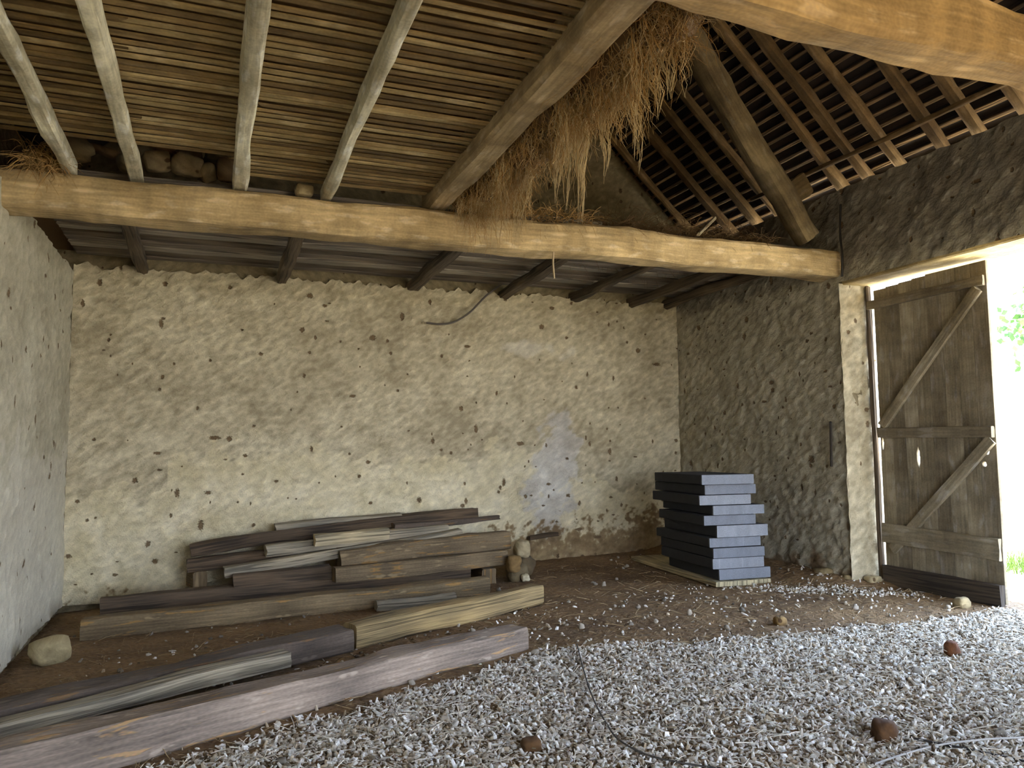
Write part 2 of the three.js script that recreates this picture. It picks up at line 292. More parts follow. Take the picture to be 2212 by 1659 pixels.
// ---------------------------------------------------------------- floor
{
  const x0 = XL - 0.3, x1 = 6.6, z0 = ZB - 0.2, z1 = ZF + 0.45, nx = 200, nz = 310, pos = [], uv = [], idx = [];
  for (let j = 0; j <= nz; j++) for (let i = 0; i <= nx; i++) { const x = mix(x0, x1, i / nx), z = mix(z0, z1, j / nz); pos.push(x, floorY(x, z) + 0.012 * N(x * 9, z * 9) + 0.006 * N(x * 21, z * 21, 4), z); uv.push(x / 4, z / 4); }
  for (let j = 0; j < nz; j++) for (let i = 0; i < nx; i++) { const a = j * (nx + 1) + i; idx.push(a, a + nx + 1, a + 1, a + 1, a + nx + 1, a + nx + 2); }
  const g = new THREE.BufferGeometry(); g.setAttribute('position', new THREE.Float32BufferAttribute(pos, 3)); g.setAttribute('uv', new THREE.Float32BufferAttribute(uv, 2)); g.setIndex(idx); g.computeVertexNormals();
  const [c, b] = maps(1536, 1536, (x, y) => {
    const X = x / 384, Y = y / 384, m = fbm(X * 1.6, Y * 1.6, 80, 4), gr = fbm(X * 22, Y * 22, 83, 3), a1 = N(X * 9, Y * 70, 86), a2 = N((X + Y) * 50, (X - Y) * 8, 88), a3 = N((X - Y) * 55, (X + Y) * 9, 90);
    const st = smooth(0.34, 0.5, Math.max(a1, a2, a3));
    let q = mix3(rgb(142, 113, 76), rgb(102, 78, 50), clamp(0.5 + 1.2 * m + 0.9 * gr)); q = mix3(q, rgb(150, 126, 88), 0.5 * st);
    return [...q, 0.5 + 0.7 * gr + 0.2 * st];
  }, THREE.MirroredRepeatWrapping);
  struct(mesh('floor', g, std({ map: c, bumpMap: b, bumpScale: 0.02 })), 'trodden brown earth floor of the barn');
}
// pale stone chips over the near part of the floor
const chipLine = (x) => x < 2.3 ? -5.42 + (2.3 - x) * 0.365 + 0.05 : x < 4.2 ? mix(-5.47, -4.9, (x - 2.3) / 1.9) : mix(-4.9, -4.66, clamp((x - 4.2) / 2.1));
const chipDensity = (x, z) => {
  const e = z - chipLine(x) + 0.25 * fbm(x * 2.2, z * 2.2, 5, 3);
  let d = smooth(-0.06, 0.22, e);
  if (z < chipLine(x)) d = Math.max(d, 0.02 + 0.5 * smooth(0.3, 0.0, Math.abs((z + 6.0) + (x - 5.55) * -0.9)) * smooth(4.9, 5.3, x) * smooth(6.3, 6.0, x));
  return d * clamp(0.85 + 0.7 * fbm(x * 1.7, z * 1.7, 12, 3));
};
{
  const cols = [[0.72, 0.68, 0.60], [0.54, 0.48, 0.39], [0.86, 0.83, 0.77], [0.34, 0.28, 0.20], [0.14, 0.10, 0.06], [0.46, 0.37, 0.25]];
  const wts = [0.26, 0.44, 0.60, 0.74, 0.88, 1];
  const place = (name, label, geos, m, count, size, flat, xr, zr) => {
    const mats = geos.map(() => []);
    const r = mulberry(77 + count); let n = 0, tries = 0;
    while (n < count && tries < count * 12) {
      tries++; const x = mix(xr[0], xr[1], r()), z = mix(zr[0], zr[1], r());
      if (r() > chipDensity(x, z)) continue;
      const s = size * (0.45 + 1.0 * r() * r() + 0.25 * r()), q = new THREE.Quaternion().setFromEuler(new THREE.Euler((r() - 0.5) * flat, r() * 6.28, (r() - 0.5) * flat));
      const w = r(); let k = 0; while (w > wts[k]) k++;
      const v = 0.8 + 0.4 * r();
      mats[n % geos.length].push([new THREE.Matrix4().compose(V(x, floorY(x, z) + s * 0.22, z), q, V(s, s, s)), cols[k].map((c) => c * v)]); n++;
    }
    geos.forEach((g, i) => {
      const o = new THREE.InstancedMesh(g, m, mats[i].length); o.name = numbered(name); o.castShadow = o.receiveShadow = true;
      mats[i].forEach(([t, c], j) => { o.setMatrixAt(j, t); o.setColorAt(j, new THREE.Color().setRGB(...c)); });
      o.userData.kind = 'stuff'; tag(o, label[i], 'gravel'); scene.add(o);
    });
  };
  const chip = (s, a, b, c) => { const g = rockGeo(s, a, b, c, 0, 0.5).toNonIndexed(); g.computeVertexNormals(); return g; };
  place('gravel', ['pale angular stone chips strewn over the near floor', 'blocky stone chips strewn among the flat ones on the floor', 'long splinter-like chips strewn over the near floor'], [chip(1, 1.2, 0.4, 0.75), chip(5, 0.9, 0.6, 0.8), chip(9, 1.9, 0.3, 0.5)], std({ color: 0xffffff }), 62000, 0.0158, 2.2, [-0.9, 6.3], [-6.9, -2.0]);
  // dry stalks
  const sg = []; for (let k = 0; k < 3; k++) { const q = []; for (let i = 0; i <= 4; i++) q.push(V((i / 4 - 0.5), 0.06 * N(i, k, 1) + 0.05 * Math.sin(i * 0.8) * k * 0.5, 0.12 * N(i * 0.6, k, 7) + 0.1 * k * (i / 4 - 0.5) ** 2)); sg.push(strands([strandGeo(q, 0.02, 0.016, 4)])); }
  const r = mulberry(991), list = sg.map(() => []); let n = 0;
  while (n < 8200) {
    const x = mix(-1.2, 6.2, r()), z = mix(-8.6, -2.0, r()), d = chipDensity(x, z); if (r() > 0.12 + 0.9 * d) continue;
    const s = 0.05 + 0.13 * r() * r(), q = new THREE.Quaternion().setFromEuler(new THREE.Euler((r() - 0.5) * 0.8, r() * 6.28, (r() - 0.5) * 0.7));
    list[n % 3].push([new THREE.Matrix4().compose(V(x, floorY(x, z) + 0.018, z), q, V(s, s * 0.9, s)), d > 0.4 ? [0.72, 0.66, 0.54] : [0.40, 0.29, 0.15], 0.7 + 0.5 * r()]); n++;
  }
  const so = new THREE.Group(); so.name = 'straw_litter'; so.userData.kind = 'stuff'; tag(so, 'dry straw stalks littered all over the floor', 'straw'); scene.add(so);
  sg.forEach((g, i) => { const o = new THREE.InstancedMesh(g, std({ color: 0xffffff }), list[i].length); o.name = 'stalk'; o.userData.kind = 'stuff'; o.castShadow = o.receiveShadow = true; list[i].forEach(([t, c, v], j) => { o.setMatrixAt(j, t); o.setColorAt(j, new THREE.Color().setRGB(c[0] * v, c[1] * v, c[2] * v)); }); so.add(o); });
}

// ---------------------------------------------------------------- roof
const UPS = V(-0.7193, 0.6948, 0), NRM = V(0.6948, 0.7193, 0), RO = V(6.3, 4.26, 0);
const roofPt = (y, z, n = 0) => RO.clone().addScaledVector(UPS, y).addScaledVector(NRM, n).setZ(z);
{
  const roof = group('roof'); struct(roof, 'dark tiled roof slope on battens above the doorway');
  const slope = group('slope', RO, roof); slope.quaternion.setFromRotationMatrix(new THREE.Matrix4().makeBasis(V(0, 0, -1), UPS, NRM));
  roof.remove(slope); // battens and tiles hang directly under the roof
  const place = (o, x, y, z) => { o.quaternion.copy(slope.quaternion); o.position.copy(RO).addScaledVector(V(0, 0, -1), x).addScaledVector(UPS, y).addScaledVector(NRM, z); };
  const step = 0.128, rows = 48, x0 = -3.7, x1 = 9.5;
  const bg = [0, 1, 2].map((k) => timberGeo(x1 - x0, 0.034, 0.024, { seed: 40 + k * 7, rough: 0.004, cham: 0.003, seg: 26 }));
  for (let i = 0; i < rows; i++) { const o = mesh('batten', bg[i % 3], M.batten, roof); place(o, (x0 + x1) / 2, -0.58 + i * step, 0.112); o.rotateX(Math.PI / 2); o.rotateY(rr(-0.0012, 0.0012)); }
  const tg = (() => { const g = new THREE.BoxGeometry(0.172, 0.27, 0.012); return g; })();
  const near = [], rest = [[], [], []], m4 = new THREE.Matrix4(), e = new THREE.Euler(), q = new THREE.Quaternion();
  const all = [];
  for (let i = 0; i < rows; i++) for (let k = 0; k < 77; k++) {
    const x = x0 + 0.09 + k * 0.1725 + (i % 2) * 0.086, y = -0.58 + i * step - 0.10;
    const score = Math.hypot(x - 5.6, (y - 1.3) * 1.3); // the stretch of slope in view
    all.push({ x, y, score, i, k, t: [rr(-0.006, 0.006), rr(-0.02, 0.02)] });
  }
  all.sort((a, b) => a.score - b.score);
  all.forEach((t, n) => {
    if (n < 300) { const o = mesh('tile', tg, M.tile[(t.i * 7 + t.k * 3) % 3], roof); place(o, t.x, t.y, 0.148); o.rotateX(-0.088 + t.t[0]); o.rotateZ(t.t[1] * 0.3); }
    else { q.setFromEuler(e.set(-0.088 + t.t[0], 0, t.t[1] * 0.3)); m4.compose(V(t.x, t.y, 0.148), q, V(1, 1, 1)); rest[(t.i * 7 + t.k * 3) % 3].push(tg.clone().applyMatrix4(m4)); }
  });
  rest.forEach((l, i) => { const o = mesh('tiles', mergeGeometries(l), M.tile[i], roof); o.userData.kind = 'stuff'; place(o, 0, 0, 0); });
  // the slope on the far side of the ridge
  const far = mesh('roof', boxGeo(-0.3, 6.3, -0.06, 0.06, ZB - 0.6, ZF + 0.6), M.tile[1]); struct(far, 'far roof slope beyond the ridge'); far.position.set(RIDGE, roofY(RIDGE) + 0.2, 0); far.rotation.z = Math.PI + 0.775;
  const cap = mesh('trim_1', boxGeo(RIDGE - 0.25, RIDGE + 0.3, roofY(RIDGE) + 0.06, roofY(RIDGE) + 0.36, ZB - 0.6, ZF + 0.6), M.tile[2]); struct(cap, 'ridge cap of the roof');
}
// rafters of the tiled slope
{
  const zs = [-8.75, -8.1, -7.6, -7.2, -6.2, -5.88, -5.47, -5.03, -4.64, -4.24, -3.7, -3.1, -2.5];
  const ord = ['first', 'second', 'third', 'fourth', 'fifth', 'sixth', 'seventh', 'eighth', 'ninth', 'tenth'];
  zs.forEach((z, i) => {
    const w = rr(0.085, 0.11);
    const o = beam('rafter', roofPt(-0.5, z + rr(-0.03, 0.03), 0.05), roofPt(5.5, z + rr(-0.02, 0.02), 0.05), w, 0.1, M.rafter[i % 2], { rough: 0.012, round: i % 3 ? 0.45 : 0.7, side: rr(-0.05, 0.05) });
    const l = i < 10 ? `${ord[i]} brown rafter counted from the rear gable under the tiles` : `brown rafter of the tiled slope hidden above the near tie beam`;
    tag(o, l, 'rafter', i < 10 ? 'rafters under the tiled slope' : 'rafters hidden behind the near tie beam');
  });
  tag(beam('principal_rafter', V(5.70, 3.66, -6.12), V(3.6, 6.55, -6.12), 0.25, 0.26, M.principal, { round: 0.8, rough: 0.02, side: 0.04, bow: 0.05 }), 'thick round principal rafter rising from the end of the far tie beam', 'rafter');
  tag(beam('wall_plate', V(5.98, 4.47, -7.3), V(5.98, 4.46, -2.5), 0.05, 0.05, M.rafter[1], { round: 0.9, rough: 0.008 }), 'thin pole running across the rafter feet above the door wall', 'pole');
  tag(beam('timber_block', V(5.66, 4.14, -6.45), V(5.95, 4.34, -6.40), 0.22, 0.24, M.principal, { rough: 0.02 }), 'brown timber block wedged behind the foot of the principal rafter', 'block');
}

// ---------------------------------------------------------------- tie beams, joists, loft floor
{
  // far tie beam: hewn from a crooked trunk; sections measured along its length
  const t1 = beam('tie_beam', V(XL - 0.1, 3.36, -6.15), V(XR + 0.02, 3.405, -6.15), 0.3, 0.27, M.tie, { rough: 0.015, cham: 0.03, bow: 0.0, seg: 60, endRag: 0 });
  tag(t1, 'long ochre hewn tie beam spanning above the plastered rear wall', 'beam');
  const t2 = beam('tie_beam', V(XL - 0.1, 3.47, -2.47), V(XR + 0.05, 3.47, -2.47), 0.22, 0.30, M.tieFront, { rough: 0.02, cham: 0.03, seg: 60, endRag: 0 });
  tag(t2, 'heavy pale tie beam crossing close overhead near the top edge', 'beam');
  const jl = ['leftmost slim grey joist under the loft laths', 'second slim grey joist from the left, with dark stain', 'third slim grey joist from the left under the loft laths', 'slim grey joist next to the thick trimmer beam'];
  [[-0.965, 0.085], [-0.535, 0.09], [0.175, 0.1], [0.825, 0.075]].forEach(([x, w], i) => tag(beam('ceiling_joist', V(x, 3.575, -6.16), V(x + [0.03, -0.03, -0.02, -0.07][i], 3.58, 3.1), w, 0.11, M.joist, { rough: 0.012, side: rr(-0.015, 0.015), seg: 50 }), jl[i], 'joist', 'joists under the loft laths'));
  tag(beam('trimmer_beam', V(1.74, 3.66, -6.2), V(1.7, 3.65, 3.1), 0.2, 0.26, M.trimmer, { rough: 0.014, cham: 0.025, seg: 60 }), 'thick hewn trimmer beam at the hay-fringed edge of the loft', 'beam');
}
{
  const loft = group('ceiling'); struct(loft, 'loft floor of close-laid split laths on slim joists');
  const joints = [-1.4, -0.5, 0.21, 0.84, 1.66];
  const lathGeo = {}; const get = (L, k) => { const key = L.toFixed(1) + k; return lathGeo[key] ??= timberGeo(L, 0.051, 0.007, { seed: 100 + k * 13 + L * 3, rough: 0.0018, cham: 0.002, seg: Math.max(8, Math.round(L / 0.14)), endRag: 0.03 }); };
  let z = -6.02, i = 0;
  while (z < -2.3) {
    // between the outer joists the last laths have rotted away
    const cut = i % 4, runs = cut === 0 ? [[0, 4]] : cut === 1 ? [[0, 2], [2, 4]] : cut === 2 ? [[0, 3], [3, 4]] : [[0, 1], [1, 4]];
    for (const [a, b] of runs) {
      let xa = joints[a], xb = joints[b] + (b === 4 ? rr(-0.02, 0.12) : 0);
      if (z < -5.66 + 0.1 * N(z * 9, 2)) xa = Math.max(xa, 0.17); // the hole over the rubble
      if (xb - xa < 0.3) continue;
      const L = Math.round((xb - xa) * 5) / 5 + 0.04, o = mesh('lath', get(L, i % 3), M.lath[(i * 5 + a * 3) % 4], loft);
      o.position.set((xa + xb) / 2, 3.640 + rr(-0.003, 0.004), z + rr(-0.006, 0.006)); o.rotation.y = rr(-0.008, 0.008); o.rotation.x = rr(-0.08, 0.1); o.scale.z = rr(0.88, 1.14);
    }
    z += 0.0745; i++;
  }
  for (let k = 0, zz = -2.2; zz < 3.1; zz += 0.2, k++) { const o = mesh('lath', get(3.2, k % 3), M.lath[k % 4], loft); o.position.set(0.25, 3.64, zz); o.scale.z = 3.4; }
  const cover = mesh('hay_bed', boxGeo(XL - 0.2, 1.75, 3.80, 3.88, -5.6, 3.15), M.hayDark, loft); cover.userData.kind = 'stuff';
  const cover2 = mesh('hay_bed', boxGeo(0.2, 1.75, 3.80, 3.88, -6.1, -5.55), M.hayDark, loft); cover2.userData.kind = 'stuff';
}
{ // rear bay: wider boards on joists let into the rear wall
  const loft = group('ceiling'); struct(loft, 'board floor of the rear loft bay above the plastered wall');
  const js = [[-0.7, 0.12], [0.74, 0.13], [2.26, 0.15], [3.4, 0.13], [4.44, 0.12], [5.3, 0.1], [5.85, 0.09]];
  const jl = ['first from the left', 'second from the left', 'third from the left', 'fourth from the left, with the loose cable', 'fifth from the left', 'sixth from the left', 'next to the door wall'];
  js.forEach(([x, w], i) => tag(beam('rear_joist', V(x + (i === 3 ? 0.05 : 0), 3.505 - 0.02 * (i % 2), ZB - 0.1), V(x + rr(-0.05, 0.05), 3.525, -6.31), w, 0.12, M.backJoist, { round: 0.6, rough: 0.015 }), 'dark joist let into the rear wall, ' + jl[i], 'joist', 'joists let into the rear wall'));
  let z = -8.93, i = 0; const bg = [0, 1, 2].map((k) => timberGeo(7.3, 0.19, 0.03, { seed: 300 + k, rough: 0.006, cham: 0.005, seg: 40 }));
  while (z < -6.25) { const o = mesh('board', bg[i % 3], M.backLath[(i * 2) % 3], loft); o.position.set((XL + XR) / 2, 3.615 + rr(-0.008, 0.008), z); o.rotation.x = rr(-0.04, 0.04); o.scale.z = rr(0.8, 1.0); z += 0.212; i++; }
  const cover = mesh('hay_bed', boxGeo(XL - 0.2, XR + 0.02, 3.645, 3.70, ZB - 0.02, -6.85), M.hayDark, loft); cover.userData.kind = 'stuff';
}
// hay hanging over the open edge of the loft
{
  const hay = group('hanging_hay'); hay.userData.kind = 'stuff'; tag(hay, 'matted hay hanging in a ragged fringe from the loft edge', 'hay');
  // matted underside
  const pos = [], idx = [], nz = 90, nx = 14;
  for (let j = 0; j <= nz; j++) for (let i = 0; i <= nx; i++) {
    const z = mix(-6.15, -2.75, j / nz), t = i / nx, w = 0.34 + 0.16 * fbm(z * 1.6, 2, 4, 3);
    const x = 1.80 + w * t, y = 3.72 - 0.10 * Math.sin(t * 3.1) - 0.14 * t * t + 0.16 * fbm(x * 6, z * 5, 3, 4);
    pos.push(x, y, z);
  }
  for (let j = 0; j < nz; j++) for (let i = 0; i < nx; i++) { const a = j * (nx + 1) + i; idx.push(a, a + 1, a + nx + 1, a + 1, a + nx + 2, a + nx + 1); }
  const g = new THREE.BufferGeometry(); g.setAttribute('position', new THREE.Float32BufferAttribute(pos, 3)); g.setIndex(idx); g.computeVertexNormals();
  const mat = mesh('mat', g, M.hayDark, hay); mat.userData.kind = 'stuff';
  const r = mulberry(4242), fine = [], lit = [];
  const tufts = []; for (let k = 0; k < 150; k++) { const z = mix(-6.1, -2.85, r()), big = r() ** 2.2; tufts.push([1.84 + 0.34 * Math.pow(r(), 0.55), z, 0.05 + 0.42 * big, 6 + Math.round(26 * r()), 0.02 + 0.05 * r()]); }
  for (const [tx, tz, tl, n, spread] of tufts) for (let k = 0; k < n; k++) {
    const x = tx + (r() - 0.5) * 2 * spread, z = tz + (r() - 0.5) * 3.4 * spread, L = tl * (0.35 + 0.75 * r()) + 0.04, q = [], y0 = 3.68 - 0.12 * (r() * 0.6 + (tx - 1.84)), cx = (r() - 0.5) * 0.13, cz = (r() - 0.5) * 0.17;
    for (let i = 0; i <= 5; i++) { const s = i / 5; q.push(V(x + (tx - x) * 0.6 * s + cx * s * s + 0.05 * N(k * 1.3 + tx * 7, s * 3, tz), y0 - L * s, z + (tz - z) * 0.6 * s + cz * s * s + 0.06 * N(k * 1.7, s * 3, tz * 5))); }
    (r() < 0.45 ? lit : fine).push(strandGeo(q, 0.002 + 0.0022 * r(), 0.0009, 3));
  }
  for (let k = 0; k < 1500; k++) { // loose stalks sticking out of the mat
    const p = V(mix(1.82, 2.2, r()), mix(3.52, 3.72, r()), mix(-6.1, -2.85, r())), d = V(r() - 0.4, r() - 0.75, r() - 0.5).normalize().multiplyScalar(0.06 + 0.16 * r()), q = [];
    for (let i = 0; i <= 4; i++) { const s = i / 4; q.push(p.clone().addScaledVector(d, s).add(V(0.04 * N(k, s * 2, 1), -0.06 * s * s, 0.04 * N(k, s * 2, 5)))); }
    fine.push(strandGeo(q, 0.002, 0.001, 3));
  }
  // a few long ropes of twisted stalks
  for (const [z, x, L, n] of [[-4.15, 2.12, 0.72, 26], [-4.5, 2.14, 0.5, 20], [-3.5, 2.1, 0.62, 18], [-3.3, 2.12, 0.4, 16], [-3.15, 2.1, 0.35, 16], [-5.0, 2.12, 0.36, 14], [-3.85, 2.12, 0.55, 20], [-4.3, 2.1, 0.6, 20]]) for (let k = 0; k < n; k++) {
    const q = [], a = r() * 6.28, l = L * (0.6 + 0.4 * r()); for (let i = 0; i <= 7; i++) { const s = i / 7, e = 0.045 * (1 - s * 0.7); q.push(V(x + e * Math.cos(a + s * 3) + 0.05 * N(z, s * 2.5, 3), 3.62 - l * s, z + e * Math.sin(a + s * 3) + 0.05 * N(z, s * 2.5, 9))); }
    lit.push(strandGeo(q, 0.0035, 0.0014, 3));
  }
  const a = mesh('strands', strands(fine), M.hay, hay), b = mesh('strands', strands(lit), M.straw, hay); a.userData.kind = b.userData.kind = 'stuff';
}
function hayTuft(c, sx, sy, sz, n, m, label, seed, len = 0.16) {
  const r = mulberry(seed), l = [];
  for (let k = 0; k < n; k++) { const p = V(c.x + (r() - 0.5) * 2 * sx, c.y + r() * r() * sy, c.z + (r() - 0.5) * 2 * sz), d = V(r() - 0.5, (r() - 0.35) * 0.9, r() - 0.5).normalize().multiplyScalar(len * (0.5 + r())), q = []; for (let i = 0; i <= 4; i++) { const s = i / 4; q.push(p.clone().addScaledVector(d, s).add(V(0, -0.5 * len * s * s, 0))); } l.push(strandGeo(q, 0.0028, 0.0012, 3)); }
  const o = mesh('hay_tuft', strands(l), m); o.userData.kind = 'stuff'; tag(o, label, 'hay'); return o;
}
hayTuft(V(4.3, 3.58, -6.2), 1.0, 0.09, 0.12, 900, M.hayDark, 'brown hay lying along the far tie beam beside the thick rafter', 11);
hayTuft(V(2.65, 3.58, -6.2), 0.55, 0.1, 0.14, 800, M.hay, 'yellow hay on the far tie beam below the hanging fringe', 12, 0.2);
hayTuft(V(-1.12, 3.52, -6.05), 0.12, 0.2, 0.12, 420, M.hay, 'fuzzy hay clump on the end of the far tie beam', 13);
hayTuft(V(4.6, 3.80, -7.4), 1.1, 0.2, 0.8, 1400, M.hayDark, 'hay heaped on the rear loft boards behind the tie beam', 14, 0.24);

// rubble behind the far tie beam, on the rear loft boards
{
  const r = mulberry(606); let n = 0;
  for (const [x, y, z, a, b, c, rx, rz, l] of [
    [-0.98, 3.88, -6.52, 0.12, 0.07, 0.1, 0.3, 0.5, 'grey stone leaning at the left end of the rubble'], [-0.78, 3.90, -6.6, 0.13, 0.035, 0.12, 0.9, -0.7, 'thin tilted tile standing up in the rubble'],
    [-0.62, 3.80, -6.5, 0.09, 0.07, 0.08, 0.2, 0.2, 'small dark stone between the two left joists'], [-0.42, 3.82, -6.45, 0.1, 0.08, 0.08, 0.1, 0.15, 'pinkish squarish stone right of the second joist'],
    [-0.36, 3.98, -6.66, 0.15, 0.03, 0.1, 0.5, -0.5, 'curved tile lying on top of the rubble'], [-0.2, 3.82, -6.46, 0.12, 0.09, 0.09, 0.15, -0.1, 'broad pinkish stone at the middle of the rubble'],
    [-0.06, 3.80, -6.5, 0.07, 0.07, 0.07, 0.6, 0.4, 'small rounded stone in the middle of the rubble'], [0.08, 3.84, -6.5, 0.1, 0.1, 0.07, 0.1, 0.3, 'upright grey stone near the third joist'],
    [-0.22, 3.98, -6.7, 0.11, 0.06, 0.1, 0.3, 0.5, 'dark stone on the back of the rubble'], [0.02, 4.0, -6.72, 0.13, 0.05, 0.1, 0.2, -0.3, 'flat dark stone at the right back of the rubble']]) {
    const o = mesh('rubble_stone', rockGeo(n * 3.7 + 1, a, b, c, 2, 0.4), n % 3 === 1 ? std({ color: 0xb49c86, map: plC, bumpMap: plB, bumpScale: 0.008 }) : std({ color: 0xaaa08e, map: plC, bumpMap: plB, bumpScale: 0.008 }));
    o.position.set(x * 0.97, y - 0.09, z + 0.2); o.rotation.set(rx, r() * 2, rz); tag(o, l, 'stone', 'rubble behind the far tie beam'); n++;
  }
  const w = mesh('rubble_stone', rockGeo(71, 0.07, 0.05, 0.06, 3, 0.5), M.stone); w.position.set(0.66, 3.585, -6.12); tag(w, 'whitish lump resting on the far tie beam beside the fourth joist', 'stone');
  tag(beam('stick', V(4.62, 3.79, -6.2), V(4.32, 3.56, -6.05), 0.035, 0.035, M.pile.pale, { round: 0.9, rough: 0.006, seg: 8 }), 'short pale stick propped on the far tie beam', 'stick');
  tag(beam('loft_board', V(2.55, 3.60, -6.22), V(3.35, 3.60, -6.22), 0.1, 0.05, M.pile.grey, { rough: 0.006 }), 'greyish board lying on the far tie beam below the hay', 'board');
}

// ---------------------------------------------------------------- door leaf (closed half of the doorway)
{
  const d = group('door_1', V(6.36, 0, 0)); struct(d, 'closed leaf of the barn door made of weathered vertical planks');
  const y0 = 0.17, y1 = 3.16, z0 = -5.93, n = 8, w = 1.24 / n;
  const plank = (z, yb, yt, width, m, holes = []) => {
    const s = new THREE.Shape(); const e = (y, k) => 0.003 * N(y * 3, k, z * 7);
    s.moveTo(-width / 2, yb); s.lineTo(width / 2, yb); for (let y = yb + 0.2; y < yt; y += 0.2) s.lineTo(width / 2 + e(y, 1), y); s.lineTo(width / 2, yt); s.lineTo(-width / 2, yt); for (let y = yt - 0.2; y > yb; y -= 0.2) s.lineTo(-width / 2 + e(y, 2), y); s.closePath();
    for (const [hz, hy, a, b] of holes) { const p = new THREE.Path(); for (let k = 0; k <= 9; k++) { const q = -k / 9 * Math.PI * 2, f = 1 + 0.3 * N(k * 1.7, hy * 9, 2); p[k ? 'lineTo' : 'moveTo'](hz - z + Math.cos(q) * a * f, hy + Math.sin(q) * b * f); } s.holes.push(p); }
    const g = new THREE.ExtrudeGeometry(s, { depth: 0.026, bevelEnabled: true, bevelThickness: 0.002, bevelSize: 0.002, bevelSegments: 1 });
    const uv = g.attributes.uv, p = g.attributes.position; for (let i = 0; i < p.count; i++) uv.setXY(i, p.getY(i) + z * 3.3, p.getX(i) + z * 1.7);
    const o = mesh('plank', g, m, d); o.rotation.y = -Math.PI / 2; o.position.set(0.03, 0, z); return o; // shape x becomes world z
  };
  for (let i = 0; i < n; i++) {
    const z = z0 + (i + 0.5) * w, holes = i === 2 ? [[z + 0.055, 1.42, 0.018, 0.10]] : i === 3 ? [] : i === 7 ? [[z - 0.01, 1.47, 0.02, 0.03], [z - 0.045, 1.36, 0.022, 0.025]] : i === 0 ? [[z - 0.05, 1.55, 0.015, 0.07]] : [];
    plank(z, y0 + 0.0, y1 - (i < 4 ? 0.015 * (4 - i) * 0.6 : 0), w - 0.004, M.door[i % 3], holes);
  }
  const rail = (n2, a, b, hh, m = M.door[1], t = 0.035) => beam(n2, a, b, t, hh, m, { rough: 0.004, cham: 0.005 }, d);
  rail('rail', V(-0.02, 2.98, -5.99), V(-0.02, 2.985, -4.70), 0.09);
  rail('rail', V(-0.02, 1.66, -5.93), V(-0.02, 1.645, -4.70), 0.1);
  rail('rail', V(-0.02, 0.66, -5.93), V(-0.02, 0.63, -4.70), 0.19, M.door[0]);
  rail('rail', V(-0.03, 0.245, -5.93), V(-0.03, 0.24, -4.69), 0.19, M.doorFoot, 0.05);
  rail('brace', V(-0.018, 0.5, -5.82), V(-0.018, 1.58, -4.72), 0.1, M.door[2]);
  rail('brace', V(-0.018, 1.73, -5.88), V(-0.018, 2.92, -4.76), 0.1, M.door[2]);
  const post = beam('stile', V(0.0, 0.2, -5.985), V(0.0, 3.18, -6.0), 0.06, 0.05, M.doorFrame, { rough: 0.004 }, d); tag(post, 'dark hinge post');
}
// stones at the foot of the jamb
for (const [x, y, z, s, l, c] of [[6.2, 0.2, -5.95, 0.055, 'pale broken stone lit at the foot of the hinge post', 0xf0eadc], [6.05, 0.2, -6.1, 0.06, 'flat stone against the foot of the door jamb', 0xb9ae98], [5.98, 0.22, -6.35, 0.08, 'low stone at the foot of the door wall', 0xa79b84]]) { const o = mesh('foot_stone', rockGeo(x * 9, s * 1.5, s * 0.7, s, 2, 0.5), std({ color: c, map: plC, bumpMap: plB, bumpScale: 0.008 })); o.position.set(x, y, z); tag(o, l, 'stone'); }

